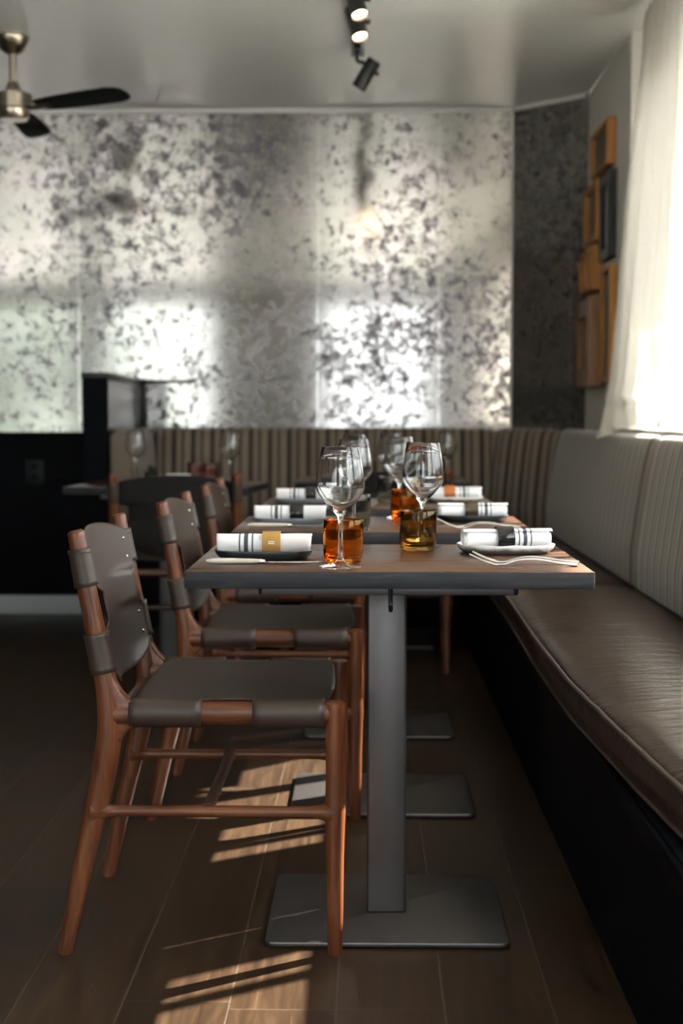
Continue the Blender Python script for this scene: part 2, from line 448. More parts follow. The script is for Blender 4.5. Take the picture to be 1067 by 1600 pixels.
def window(name, y0, y1, label, axis=1, x=1.24, z0=WZ0, z1=WZ1, nc=4, nr=4, mat='white_paint', vb=None, hb=None):
    """axis 1: in the right wall (runs along y);  axis 0: in the rear wall (runs along x)"""
    e = sempty(name, label, 'window')
    def B(mb, a0, a1, zz0, zz1, d0, d1, bev=.003):
        lo, hi = ((d0, a0, zz0), (d1, a1, zz1)) if axis == 1 else ((a0, d0, zz0), (a1, d1, zz1))
        return mb.box(lo, hi, bev, 1)
    f = MB(); t = .05
    B(f, y0, y0+t, z0, z1, x-.025, x+.025); B(f, y1-t, y1, z0, z1, x-.025, x+.025)
    B(f, y0+t, y1-t, z0, z0+t, x-.025, x+.025); B(f, y0+t, y1-t, z1-t, z1, x-.025, x+.025)
    finish('window_frame', f, M[mat], e, 30)
    g = MB(); h = .009
    for c, q in (vb or [(lerp(y0+t, y1-t, k/nc), h) for k in range(1, nc)]): B(g, c-q, c+q, z0+t, z1-t, x-.012, x+.012, .002)
    for c in (hb or [lerp(z0+t, z1-t, k/nr) for k in range(1, nr)]): B(g, y0+t, y1-t, c-h, c+h, x-.0121, x+.0121, .002)
    finish('window_muntin', g, M[mat], e, 30)
    p = MB(); B(p, y0+t, y1-t, z0+t, z1-t, x+.014, x+.018, 0); finish('window_pane', p, M['pane'], e)
    return e
window('window_1', 4.215, 5.68, 'white paned window behind the cream curtain', vb=[(4.365, .018), (4.835, .018), (5.305, .018)], hb=[1.58, 1.93])
window('window_2', 2.33, 3.825, 'white paned window beside the middle of the banquette', vb=[(2.51, .018), (2.98, .018), (3.45, .018), (3.64, .062)], hb=[1.58, 1.93])
window('window_3', .9, 2.15, 'white paned window beside the near end of the banquette')
struct('trim_1', MB().box((.985, YR, .972), (XW-.002, YJ-.002, .992), .004), M['white_paint'], label='white window ledge behind the right-hand banquette', cat='ledge')
struct('trim_2', MB().box((XL, YB-.018, CEIL-.022), (.748, YB-.001, CEIL-.001), .005), M['white_paint'], label='thin pale trim along the top of the back wall', cat='trim')
tr = struct('trim_3', MB().box((.01, -.014, CEIL-.02), (.46, -.001, CEIL-.001), .004), M['wall'], label='thin trim along the top of the angled corner wall', cat='trim'); tr.matrix_world = cm
tr = struct('trim_4', MB().box((-.004, -.008, .9), (.004, 0, CEIL-.025), .002), M['white_paint'], label='pale bead down the corner of the foil wallpaper', cat='trim'); tr.matrix_world = cm
# rear wall (behind the camera) with street windows
RW = [(-4.75, -3.55), (-3.3, -1.85), (-.58, .84)]; RZ0, RZ1 = .45, 2.46
mb = MB(); xs = [XL-.2] + [v for w in RW for v in w] + [1.6]
for a, b in zip(xs[0::2], xs[1::2]): mb.box((a, YR-.2, 0), (b, YR, CEIL))
for a, b in RW:
    mb.box((a, YR-.2, 0), (b, YR, RZ0)); mb.box((a, YR-.2, RZ1), (b, YR, CEIL))
struct('wall_rear', mb, M['wall_dark'], label='street wall facing the dining tables', cat='wall')
for i, (a, b) in enumerate(RW):
    window('window_%d' % (4+i), a, b, 'tall street window seen mirrored in the foil wall, %s' % ('far one', 'middle one', 'one opposite the tables')[i], 0, YR-.1, RZ0, RZ1, 2, 2, 'black_metal')
M['wall_brown'] = wood('brown_wall_boards', 2, (.05, .03, .018), (.11, .065, .038), (.17, .10, .06), .5, .3)
struct('wall_left', MB().box((XL-.2, YR, 0), (XL, YB, CEIL)), M['wall_brown'], label='plain dark wall at the left side', cat='wall')
struct('trim_6', MB().box((XL+.001, YR, 0), (XL+.03, YB-.06, 1.2), .004), M['black_panel'], label='black wainscot along the left wall', cat='wainscot')
struct('trim_5', MB().box((XL, YB-.035, .10), (-1.30, YB-.001, .956), .004), M['black_panel'], label='black wainscot panel on the lower back wall', cat='wainscot')
struct('baseboard_back', MB().box((XL, YB-.05, 0), (-1.30, YB-.001, .10), .006), M['skirting'], label='pale grey baseboard below the black wainscot', cat='baseboard')
o = thing('power_outlet', 'small black power outlet on the black wainscot', 'outlet', (-1.735, YB-.036, .748))
finish('cover_plate', MB().box((-.05, -.006, -.065), (.05, 0, .065), .003), M['outlet'], o)
for z in (-.026, .026):
    finish('socket', MB().box((-.017, -.010, z-.016), (.017, -.006, z+.016), .003), M['black_matte'], o)
# half-height partition at the end of the back banquette
pt = sempty('partition', 'black half-height partition at the end of the back banquette', 'partition')
M['black_satin'] = simple('black_satin_lacquer', (.006, .0065, .008), .24, var=.2, scale=8)
finish('panel', MB().box((-1.29, 6.49, 0), (-1.18, YB-.055, 1.21), .003, 1), M['black_satin'], pt, 30)
finish('added_matte_front', MB().box((-1.294, 6.478, 0), (-1.176, 6.489, 1.209), .003, 1), M['black_panel'], pt, 30)  # added matte board, keeps window reflections off the partition front
finish('cap_rail', MB().box((-1.298, 6.472, 1.21), (-1.172, YB-.02, 1.238), .004), M['black_metal'], pt)
o = thing('corner_rail', 'thin black rail and post against the foil wall beside the partition', 'rail', (0, 0, 0))
finish('rail', MB().box((-1.172, YB-.05, 1.212), (-.90, YB-.022, 1.226), .003), M['black_metal'], o)
finish('post', MB().box((-1.165, YB-.045, .98), (-1.15, YB-.03, 1.212), .002), M['black_metal'], o)
# outside
struct('ground', MB().box((-14, -16, -.3), (14, 22, -.12)), M['paving'], label='pale pavement outside the windows', cat='pavement')
EAVE = 2.62
struct('roof', MB().box((1.38, -4, EAVE), (2.42, 9, EAVE+.14)), M['white_paint'], label='roof overhang outside the window wall', cat='roof')

# ------------------------------------------------------------ banquette
bq = thing('banquette', 'long corner banquette with brown leather seat and striped back', 'banquette')
SY0, SY1 = -1.2, 6.55
def seat_front(y): return .437 + .038*max(0, (2.9-y)/1.0)*(1 if y > 1.9 else 1) if y < 2.9 else .437
def seat_front(y): return pw([(-2, .50), (1.9, .495), (2.4, .462), (3.0, .432), (3.6, .430), (4.3, .440), (8, .445)], y)
finish('base', MB().prism([(.465, SY0), (.90, SY0), (.90, 7.3), (-1.12, 7.3), (-1.12, 6.93), (.465, 6.93)], 2, 0, .385, .003), M['black_panel'], bq, 30)
finish('plinth_rail', MB().box((.452, SY0, .345), (.464, 6.92, .384), .003), M['black_panel'], bq, 30)
def seat_cushion(y0, y1, top=.482, bot=.392):
    mb = MB(); n = 60; rows = []
    for i in range(n+1):
        t = i/n; y = lerp(y0, y1, t); ed = min(1, min(t, 1-t)*n/2.0); f = seat_front(y); bk = .895
        crown = .012*ed; sect = []
        pr = [(bk, bot), (f+.02, bot), (f+.004, bot+.012), (f-.004, bot+.045), (f, top-.014), (f+.012, top-.002), (f+.05, top+.35*crown),
              (f+.14, top+crown), (f+.26, top+crown*1.1), (bk-.06, top+.6*crown), (bk, top-.01)]
        for x, z in pr:
            pk = .0035*mnoise.noise(Vector((x*4, y*9, 0))) if z > top-.01 else .002*mnoise.noise(Vector((z*20, y*6, 3)))
            e2 = (1-ed)*.008
            sect.append((x + (e2 if x < bk-.1 else 0), y, z + pk - (e2 if z > top-.02 else 0)))
        rows.append(sect)
    mb.grid(rows, close_v=True)
    mb.bm.faces.new([v for v in mb.bm.verts[:0]]) if False else None
    mb.bm.verts.ensure_lookup_table(); k = len(pr)
    mb.bm.faces.new(mb.bm.verts[:k]); mb.bm.faces.new(list(reversed(mb.bm.verts[-k:])))
    o = finish('seat_cushion', mb, M['leather_seat'], bq, 60)
    w = MB(); path = [(seat_front(lerp(y0, y1, i/90))-.001, lerp(y0, y1, i/90), top-.006+.0025*mnoise.noise(Vector((0, i*.5, 1)))) for i in range(91)]
    w.tube(path, .0048, 8); finish('piping', w, M['welt'], o)
    w = MB(); path = [(seat_front(lerp(y0, y1, i/90))+.004, lerp(y0, y1, i/90), bot+.008) for i in range(91)]
    w.tube(path, .004, 8); finish('piping', w, M['welt'], o)
for a, b in ((-1.2, .9), (.904, 4.70), (4.704, 6.9)): seat_cushion(a, b)
# back-wall run of the seat
finish('seat_cushion', MB().box((-1.10, 6.905, .388), (.895, 7.26, .49), .03, 4), M['leather_seat'], bq, 60)
def back_cushion(p0, p1, nrm, zb=.475, zt=.978, th=.105, lean=.055, u0=0.0):
    """upholstered back panel from p0 to p1 (plan points of the foot of its front face), nrm = plan direction away from the sitter"""
    p0, p1, nv = Vector((*p0, 0)), Vector((*p1, 0)), Vector((*nrm, 0)).normalized()
    L = (p1-p0).length; d = (p1-p0)/L; n = max(6, int(L/.06)); mb = MB(); rows = []
    prof = [(th, zb), (.012, zb), (0.0, zb+.012), (-.012, zb+.12), (-.010, zb+.25), (-.004, zb+.38), (.004, zt-.045), (.012, zt-.018), (.03, zt-.003), (.05, zt), (th-.02, zt-.004), (th, zt-.02)]
    for i in range(n+1):
        t = i/n; ed = min(1.0, min(t, 1-t)*L/.035); rnd = (1-math.sqrt(max(0, 1-(1-ed)**2)))*.022
        row = []
        for q, z in prof:
            off = q + lean*(z-zb)/(zt-zb)
            if q < th-.03: off += rnd
            row.append(p0 + d*(L*t) + nv*off + Vector((0, 0, z - (rnd*.5 if z > zt-.03 else 0))))
        rows.append(row)
    mb.grid(rows, close_v=True); mb.bm.verts.ensure_lookup_table(); k = len(prof)
    mb.bm.faces.new(mb.bm.verts[:k]); mb.bm.faces.new(list(reversed(mb.bm.verts[-k:])))
    def uv(co, f):
        return (u0 + (Vector((co.x, co.y, 0))-p0).dot(d), co.z)
    return finish('back_cushion', mb, M['stripe'], bq, 60, uv=uv)
for a, b in ((-1.2, .7), (.706, 2.65), (2.656, 4.64), (4.646, 6.93)): back_cushion((.872, a), (.872, b), (1, 0), u0=a)
back_cushion((.872, 6.945), (.60, 7.222), (.714, .70), u0=.03)
back_cushion((.665, 7.215), (-1.10, 7.21), (0, 1), u0=.02, lean=.045)
back_cushion((-1.06, 7.19), (-1.06, 6.495), (-1, 0), u0=.05, lean=.005)

# ------------------------------------------------------------ tables
def rounded_rect(cx, cy, w, d, r, n=6):
    out = []
    for sx, sy, a0 in ((1, 1, 0), (-1, 1, 90), (-1, -1, 180), (1, -1, 270)):
        for k in range(n+1):
            a = R(a0 + 90*k/n); out.append((cx+sx*(w/2-r)+r*math.cos(a), cy+sy*(d/2-r)+r*math.sin(a)))
    return out
TW, TD, TH = .766, .57, .75
tb = thing('dining_table', 'nearest walnut dining table with grey steel pedestal', 'table', (.043, 2.925, 0), 0, 'walnut dining tables')
top = MB().box((-TW/2, -TD/2, TH-.0325), (TW/2, TD/2, TH), .0025, 2)
tt = finish('tabletop', top, M['tabletop'], tb, 30)
tt.data.materials.append(M['table_edge'])
for p in tt.data.polygons:
    if p.normal.z < .5: p.material_index = 1
finish('top_bracket', MB().prism(rounded_rect(0, 0, .50, .43, .012), 2, TH-.053, TH-.0326, .002), M['steel'], tb, 30)
finish('pedestal', MB().box((-.0405, -.0405, .012), (.0405, .0405, TH-.0531), .006, 3), M['steel'], tb, 30)
bp = MB().prism(rounded_rect(0, 0, .482, .42, .018), 2, .004, .0135, .0025)
finish('base_plate', bp, M['steel'], tb, 30)
for sx in (-1, 1):
    for sy in (-1, 1):
        finish('glide', MB().lathe([(0, 0), (.016, 0), (.016, .004), (0, .004)], 16, Matrix.Translation((sx*.21, sy*.18, 0))), M['black_metal'], tb)
hk = MB().tube(catmull([(0, 0, .005), (0, -.001, -.012), (0, 0, -.03), (0, -.004, -.040), (0, -.014, -.042), (0, -.019, -.034)], 5), [.0042]*26, 8)
h_o = finish('coat_hook', hk, M['black_metal'], tb, loc=(.004, -.222, TH-.037))
t2 = dup(tb, (.043, 3.83, 0), 0, 'second walnut dining table from the front')
t3 = dup(tb, (.043, 4.725, 0), 0, 'third walnut dining table from the front')
t4 = dup(tb, (-.84, 6.06, 0), R(-5), 'dining table in front of the back banquette, left one by the partition')
t5 = dup(tb, (.07, 6.50, 0), 0, 'dining table in front of the back banquette, behind the row of tables')

# ------------------------------------------------------------ chairs
CW = .233
POST = [(0.0, -.283), (.10, -.262), (.20, -.240), (.278, -.221), (.36, -.203), (.44, -.191), (.50, -.193), (.56, -.203), (.66, -.222), (.76, -.241), (.819, -.252)]
def post_x(h): return pw(POST, h)
def post_r(h): return pw([(0, .0145), (.2, .0195), (.40, .0245), (.48, .024), (.56, .0205), (.70, .0185), (.819, .0160)], h)
def make_chair():
    ch = thing('dining_chair', 'nearest wooden dining chair with dark leather sling seat', 'chair', (-.3, 2.92, 0), 0, 'leather sling dining chairs')
    for s in (-1, 1):
        y = s*CW; mb = MB(); hs = [i*.819/36 for i in range(37)]
        path = catmull([(post_x(h), y, h) for h, _ in POST], 5); rr = [post_r(p.z) for p in path]
        path.append(Vector((path[-1].x-.001, y, path[-1].z+.004))); rr.append(rr[-1]*.72)
        mb.tube(path, rr, 18, up=(0, 1, 0)); finish('leg', mb, M['teak_z'], ch, 50)
        mb = MB()
        hh = [0, .004, .1, .2, .255, .281, .31, .36, .44, .462, .478, .4935, .4965]
        rr = [.0125, .0142, .0160, .0175, .019, .0205, .019, .0178, .0185, .0195, .0205, .0195, .014]
        mb.tube([(.241, y, h) for h in hh], rr, 18, up=(0, 1, 0)); finish('leg', mb, M['teak_z'], ch, 50)
        # seat rail, flared into the rear leg
        mb = MB(); xs = [-.192, -.180, -.168, -.155, -.140, -.12, 0, .15, .21, .235, .25]
        rr = [.026, .027, .0265, .0255, .0242, .0230, .0225, .0225, .0222, .0212, .016]
        zs = [.470, .470, .4705, .471, .4715, .472, .4725, .4725, .4725, .4725, .4725]
        mb.tube(list(zip(xs, [y]*len(xs), zs)), rr, 18, ell=.82); 
        def bez(a, c, b, n=10): return [((1-t)**2*a[0]+2*t*(1-t)*c[0]+t*t*b[0], (1-t)**2*a[1]+2*t*(1-t)*c[1]+t*t*b[1]) for t in [k/n for k in range(n+1)]]
        web = bez((-.186, .560), (-.170, .497), (-.128, .4915)) + bez((-.128, .4525), (-.170, .447), (-.190, .362)) + [(-.205, .362), (-.205, .560)]
        mb.prism([(x, z) for x, z in web], 1, y-.0165, y+.0165, .007)
        finish('seat_rail', mb, M['teak_x'], ch, 50)
        mb = MB(); xs = [-.226, -.212, -.203, -.196, -.18, -.14, 0, .16, .195, .212, .222, .236]
        rr = [.026, .0215, .0165, .0135, .0115, .0108, .0118, .0108, .0115, .0140, .018, .023]
        mb.tube([(x, y, .281) for x in xs], rr, 14); finish('stretcher', mb, M['teak_x'], ch, 60)
    mb = MB(); n = 14
    mb.tube([(-.005, lerp(-CW+.004, CW-.004, i/n), .282) for i in range(n+1)], [.0145]+[.0115]*(n-1)+[.0145], 14); finish('cross_stretcher', mb, M['teak_y'], ch)
    mb = MB(); mb.tube([(-.194, lerp(-CW, CW, i/10), .440) for i in range(11)], [.022, .017]+[.0155]*7+[.017, .022], 14); finish('rear_rail', mb, M['teak_y'], ch)
    # back sling
    T0, T1, B0, B1 = .716, .788, .550, .627
    def halfw(h):
        inset = .052
        if h > T0: k = 0
        elif h > B1: t = (h-B1)/(T0-B1); k = min(1, 4*t*(1-t)*1.6); k = k*k*(3-2*k)
        elif h > B0: k = 0
        else: k = min(1, (B0-h)/.04)*1.6
        return CW-.004 - inset*min(k, 1.7)
    rows = []; NU, NV = 30, 40
    for i in range(NU+1):
        u = -1 + 2*i/NU; row = []
        ht = T1 + .030*(1-abs(u)**2.2); hb = B0 - .045*math.sqrt(max(0, 1-u**4))
        for j in range(NV+1):
            h = lerp(hb, ht, j/NV); w = halfw(h)
            sag = -.034*(1-u*u)
            row.append((post_x(min(h, .819)) + post_r(min(h, .8))*.86 + sag + .004, u*w, h))
        rows.append(row)
    mb = MB(); mb.grid(rows); back = solid(finish('backrest', mb, M['leather'], ch, 60, recalc=False), .0038)
    back.data.materials.append(M['sling_rear']); back.modifiers[0].material_offset = 1  # rear faces of the sling take a darker, rougher tone
    def strap(axis_pts, rad, name='strap', flat=None):
        mb = MB(); mb.tube(axis_pts, rad, 24, cap=False, up=(0, 1, 0)); o = solid(finish(name, mb, M['leather'], ch, 60), .0035, 1.0); return o
    for s in (-1, 1):
        for h0, h1 in ((T0, T1), (B0, B1)):
            hs = [lerp(h0, h1, k/8) for k in range(9)]
            rad = [post_r(h)+.0012 + (.0012 if k in (0, 8) else 0) for k, h in enumerate(hs)]
            st = strap([(post_x(h), s*CW, h) for h in hs], rad)
            for hh in (h0+.006, h1-.006):
                mb = MB()
                for k in range(22):
                    a0 = 2*math.pi*k/22; a1 = a0+.17; r_ = post_r(hh)+.0052
                    mb.tube([(post_x(hh)+r_*math.cos(a), s*CW+r_*math.sin(a), hh) for a in (a0, (a0+a1)/2, a1)], .0007, 5)
                finish('stitching', mb, M['thread'], st)
            for hr in (lerp(h0, h1, .22), lerp(h0, h1, .78)):
                mb = MB(); u = 1 - .042/CW
                xx = post_x(hr)+post_r(hr)*.86+.004-.034*(1-u*u)
                m4 = Matrix.Translation((xx+.0002, s*(CW-.042), hr)) @ Matrix.Rotation(R(90+10), 4, 'Y')
                mb.lathe([(0, .0035), (.002, .0032), (.0038, .0016), (.0042, 0), (0, 0)], 14, m4); finish('rivet', mb, M['brass'], st)
    # seat sling
    X0, X1 = -.158, .236; tabs = [(-.152, -.013), (.084, .221)]
    def seat_w(x):
        for a, b in tabs:
            if a-1e-4 <= x <= b+1e-4: return CW
        d = min(abs(x-a) for t_ in tabs for a in t_); k = min(1, d/.012); k = k*k*(3-2*k)
        return CW - .016*k
    rows = []; NU, NV = 44, 26
    for i in range(NU+1):
        x = lerp(X0, X1, i/NU); w = seat_w(x); row = []
        ex = min(1, min(i, NU-i)/2)
        for j in range(NV+1):
            v = -1+2*j/NV; z = .4985 - .016*(1-v*v)*(.6+.4*math.sin(math.pi*i/NU)) - .003*(1-ex)
            xb = x + (.012*v*v if i < NU*.3 else 0)*(1-i/(NU*.3) if i < NU*.3 else 0) - (.010*(v*v) if i == NU else 0)
            row.append((xb, v*w, z))
        rows.append(row)
    mb = MB(); mb.grid(rows); solid(finish('seat', mb, M['leather'], ch, 60, recalc=False), .004)
    for s in (-1, 1):
        for a, b in tabs:
            mb = MB(); xs = [lerp(a, b, k/8) for k in range(9)]
            mb.tube([(x, s*CW, .4725) for x in xs], [.0245+(.0012 if k in (0, 8) else 0) for k in range(9)], 28, cap=False, ell=.86)
            st = solid(finish('strap', mb, M['leather'], ch, 60), .0035, 1.0)
            for xx in (a+.006, b-.006):
                mb = MB()
                for k in range(24):
                    a0 = 2*math.pi*k/24; a1 = a0+.15
                    mb.tube([(xx, s*CW+.0258*.93*math.sin(q)*.96, .4725+.0288*math.cos(q)) for q in (a0, (a0+a1)/2, a1)], .0007, 5)
                finish('stitching', mb, M['thread'], st)
    return ch
chair = make_chair()
G = 'leather sling dining chairs'
dup(chair, (-.268, 3.835, 0), 0, 'second wooden sling chair from the front, beside the second table')
dup(chair, (-.262, 4.73, 0), 0, 'third wooden sling chair from the front, beside the third table')
dup(chair, (-.735, 5.60, 0), R(93), 'wooden sling chair with its dark leather back towards us by the partition')
dup(chair, (.105, 6.00, 0), R(88), 'wooden sling chair behind the third table, facing the back banquette')

# ------------------------------------------------------------ tableware
def on(x, y): return (x, y, TH+.0004)
prof = [(0, 0), (.0405, 0), (.042, .0012), (.041, .0026), (.025, .0052), (.010, .0095), (.0055, .018), (.0042, .035), (.0039, .07), (.0045, .09), (.0075, .0995), (.0155, .1085),
        (.0285, .1225), (.0405, .1375), (.0452, .1455), (.0470, .153), (.0468, .160), (.0445, .180), (.0405, .206), (.0362, .2305), (.0358, .2312), (.0353, .2305),
        (.0395, .206), (.0434, .180), (.0456, .160), (.0457, .1535), (.0440, .1470), (.0393, .1387), (.0273, .1240), (.0140, .1110), (.006, .1062), (0, .1050)]
GW = 'large wine glasses on the tables'
wg = thing('wine_glass', 'empty wine glass in front of the amber tumbler on nearest table', 'wine glass', on(-.049, 2.72), 0, GW)
finish('glass_body', MB().lathe(prof, 64), M['crystal'], wg, 180)
gl = wg.children[0]
for x, y, lab in [(.125, 3.135, 'empty wine glass behind the smoky tumbler on nearest table'),
                  (-.031, 3.62, 'wine glass on the left half of the second table'),
                  (.096, 4.04, 'wine glass on the right half of the second table'),
                  (-.036, 4.50, 'wine glass on the left half of the third table'),
                  (.084, 4.92, 'wine glass on the right half of the third table'),
                  (-1.005, 6.2, 'wine glass on the back table nearest the partition'),
                  (-.575, 6.0, 'wine glass at the right corner of the back table by the partition'),
                  (.355, 6.25, 'faint wine glass on the back table behind the row')]:
    dup(wg, on(x, y), 0, lab)
tprof = [(0, 0), (.030, 0), (.0345, .0015), (.0375, .006), (.0392, .016), (.0400, .04), (.0398, .065), (.0392, .0855), (.0384, .0868), (.0374, .0858),
         (.0376, .065), (.0372, .04), (.0362, .022), (.0330, .0135), (.024, .0105), (0, .0100)]
GT = 'coloured glass tumblers on the tables'
def tumbler(mat, loc, label, wob=0.0):
    t = thing('tumbler', label, 'tumbler', loc, 0, GT)
    mb = MB().lathe(tprof, 48)
    for v in mb.bm.verts:
        if wob:
            k = 1 + wob*mnoise.noise(Vector((v.co.x*28, v.co.y*28, v.co.z*18)))
            v.co.x *= k; v.co.y *= k
    finish('glass_body', mb, M[mat], t, 180); return t
ta = tumbler('amber', on(-.045, 2.805), 'amber glass tumbler behind the nearest wine glass', .05)
ts = tumbler('smoke', on(.112, 3.06), 'smoky brown glass tumbler on the nearest table', .02)
dup(ta, on(.108, 3.945), 1.0, 'amber glass tumbler on the second table')
tg = tumbler('smoke_grey', on(-.028, 3.71), 'dark smoky tumbler behind the front amber one, on second table', .02)
dup(tg, on(.075, 4.80), 1.7, 'dark smoky tumbler on the third table')
tr_ = tumbler('rose', on(-.675, 6.12), 'rose red tumbler on the back table by the partition, right one', .02)
dup(tr_, on(-.745, 6.22), .6, 'rose red tumbler on the back table by the partition, left one')
dup(tr_, on(.01, 6.3), .9, 'rose red tumbler on the back table behind the row')

def superellipse(a, b, n, seg=48):
    out = []
    for k in range(seg):
        t = 2*math.pi*k/seg; c, s = math.cos(t), math.sin(t)
        out.append((a*math.copysign(abs(c)**(2/n), c), b*math.copysign(abs(s)**(2/n), s)))
    return out
def plate(mat, loc, rz, label, a=.100, b=.070, wob=0.0, h=.020):
    p = thing('oval_plate', label, 'plate', loc, rz, 'oval plates under the napkins')
    mb = MB(); rows = []
    for sc, z in ((.01, 0), (.80, 0), (.88, .002), (.97, h*.55), (1.0, h-.001), (.992, h), (.965, h-.001), (.93, h*.5), (.86, .0065), (.7, .0055), (.01, .0055)):
        row = []
        for k, (x, y) in enumerate(superellipse(a, b, 2.7)):
            w = wob*mnoise.noise(Vector((x*22, y*22, 5)))*(z/h if z > .006 else 0)
            row.append((x*sc, y*sc, z + w))
        rows.append(row)
    vs = mb.grid(rows, close_v=True); mb.bm.faces.new(vs[0]); mb.bm.faces.new(vs[-1])
    finish('dish', mb, M[mat], p, 50); return p
def roll(loc, rz, label, ringmat, ring_x=.015, flip=False, tilt=0.0, mark=True, ring_rot=0.0):
    """napkin rolled along x; ring a thing of its own around it"""
    L, RR = .188, .0235; z0 = RR*.95
    nk = tag(finish('rolled_napkin', roll_mesh(L, RR), M['napkin'], None, 60), label, 'napkin', 'rolled white napkins with navy stripes')
    solid(nk, .0016, -1)
    nk.location = (loc[0], loc[1], loc[2]+z0); nk.rotation_euler = (0, tilt, rz + (math.pi if flip else 0))
    q = Matrix.Rotation(rz + (math.pi if flip else 0), 4, 'Z') @ Matrix.Rotation(tilt, 4, 'Y')
    p = Vector(nk.location) + q @ Vector((ring_x, 0, 0))
    return p, nk.rotation_euler.copy()
def roll_mesh(L, RR):
    mb = MB(); turns = 3.6; n = 130; m = 26; rows = []
    for i in range(n+1):
        t = i/n; a = 2*math.pi*turns*t + .9; r = lerp(RR*.985, .005, t)
        row = []
        for j in range(m+1):
            s = -1+2*j/m
            x = s*(L/2 + .003*math.sin(a*.5+1) - .0035*t)
            wob = 1 + .035*mnoise.noise(Vector((x*16, math.cos(a)*1.3, math.sin(a)*1.3))) - .03*math.exp(-((x-.015)/.03)**2)
            row.append((x, r*wob*math.cos(a), r*wob*math.sin(a)*.95))
        rows.append(row)
    mb.grid(rows); return mb
def ring(p, rot, mat, label, mark=None, w=.037, face=0.0):
    r = thing('napkin_ring', label, 'napkin ring', p, 0, 'napkin rings')
    r.rotation_euler = rot
    ri, ro, hw = .0243, .0266, w/2
    mb = MB().lathe([(ri, -hw+.002), (ri, hw-.002), (ri+.0006, hw), (ro-.0006, hw), (ro, hw-.002), (ro+.0003, 0), (ro, -hw+.002), (ro-.0006, -hw), (ri+.0006, -hw), (ri, -hw+.002)], 48, Matrix.Rotation(R(90), 4, 'Y'))
    b = finish('band', mb, M[mat], r, 40)
    if mark:
        mm = MB()
        for row, (zz, xs) in enumerate(mark):
            for x0, x1 in xs:
                a = face + zz; c = Vector((0, -math.cos(a)*(ro+.0004), math.sin(a)*(ro+.0004)))
                mm.box((x0, -.0004, -.0011), (x1, .0004, .0011), mtx=Matrix.Translation(c) @ Matrix.Rotation(-a, 4, 'X'))
        finish('print', mm, M['ring_mark'], r)
    return r
MARK_A = [(.27, [(-.0055, -.0030), (-.0024, -.0002), (.0004, .0028), (.0034, .0058)]), (.13, [(-.0062, -.0042), (-.0036, -.0006), (.0000, .0022), (.0028, .0050), (.0054, .0066)])]
MARK_B = [(.25, [(-.004, .004)]), (.13, [(-.004, -.0025), (.0025, .004)]), (.02, [(-.004, .004)])]
def knife(loc, rz, label):
    k = thing('table_knife', label, 'knife', loc, rz, 'table knives')
    mb = MB(); n = 10; path = [(-.112+.0105*i, 0, .0055) for i in range(n+1)]
    mb.tube(path, [.003, .0052, .006, .0062, .006, .0058, .0055, .0052, .005, .0048, .0042], 12, ell=1.35); finish('handle', mb, M['bone'], k)
    mb = MB().tube([(-.008, 0, .0052), (-.004, 0, .0052), (.004, 0, .005)], [.0050, .0052, .0036], 12); finish('bolster', mb, M['silverware'], k)
    bl = [(.003, -.004), (.02, -.0085), (.075, -.009), (.103, -.004), (.114, .005), (.06, .0065), (.003, .005)]
    mb = MB().prism(bl, 2, .0036, .0050, .0003); finish('blade', mb, M['silverware'], k, 30); return k
def fork(loc, rz, label):
    k = thing('dinner_fork', label, 'fork', loc, rz, 'dinner forks')
    spine = catmull([(.112, 0, .0035), (.08, 0, .0065), (.04, 0, .0125), (.005, 0, .0125), (-.02, 0, .006)], 6)
    mb = MB(); n = len(spine)
    mb.tube(spine, [lerp(.0030, .0021, i/(n-1)) + (.0018*max(0, 1-i/8)) for i in range(n)], 10, ell=1.7, up=(0, 0, 1)); finish('handle', mb, M['silverware'], k)
    mb = MB(); neck = catmull([(-.018, 0, .0065), (-.03, 0, .0032), (-.042, 0, .0028), (-.05, 0, .0042)], 5); n = len(neck)
    mb.tube(neck, [.0019]*n, 10, ell=2.2, up=(0, 0, 1))
    a = [(-.026, -.004), (-.04, -.011), (-.05, -.0115), (-.05, .0115), (-.04, .011), (-.026, .004)]
    mb.prism(a, 2, .0022, .0042, .0004); finish('neck', mb, M['silverware'], k, 50)
    for y in (-.0098, -.0033, .0033, .0098):
        mb = MB(); p = catmull([(-.048, y, .0034), (-.062, y, .0072), (-.078, y*.96, .0138), (-.096, y*.9, .0225)], 5)
        mb.tube(p, [lerp(.0018, .0008, i/(len(p)-1)) for i in range(len(p))], 8, up=(0, 0, 1)); finish('tine', mb, M['silverware'], k)
    return k
# nearest table
plate('plate_black', on(-.208, 2.885), R(1), 'charcoal oval plate on the left of the nearest table')
p, r = roll((-.207, 2.885, TH+.0072), R(1), 'rolled striped napkin in a tan ring on nearest table', 'ring_tan')
ring(p, r, 'ring_tan', 'tan napkin ring around the napkin on nearest table', MARK_A)
knife(on(-.202, 2.775), R(-1), 'bone-handled knife in front of the charcoal plate, nearest table')
plate('plate_white', on(.297, 3.02), R(9), 'white glazed oval plate on the right of the nearest table', .104, .070, .004, .020)
p, r = roll((.299, 3.022, TH+.0072), R(9), 'rolled striped napkin in a black ring on white plate', 'ring_black', .006, True)
ring(p, r, 'ring_black', 'glossy black napkin ring on the white plate', MARK_B)
fork(on(.296, 2.745), R(-4), 'silver fork at front of nearest table, outer of the pair')
fork(on(.305, 2.79), R(-8), 'silver fork beside the white plate, inner of the pair')
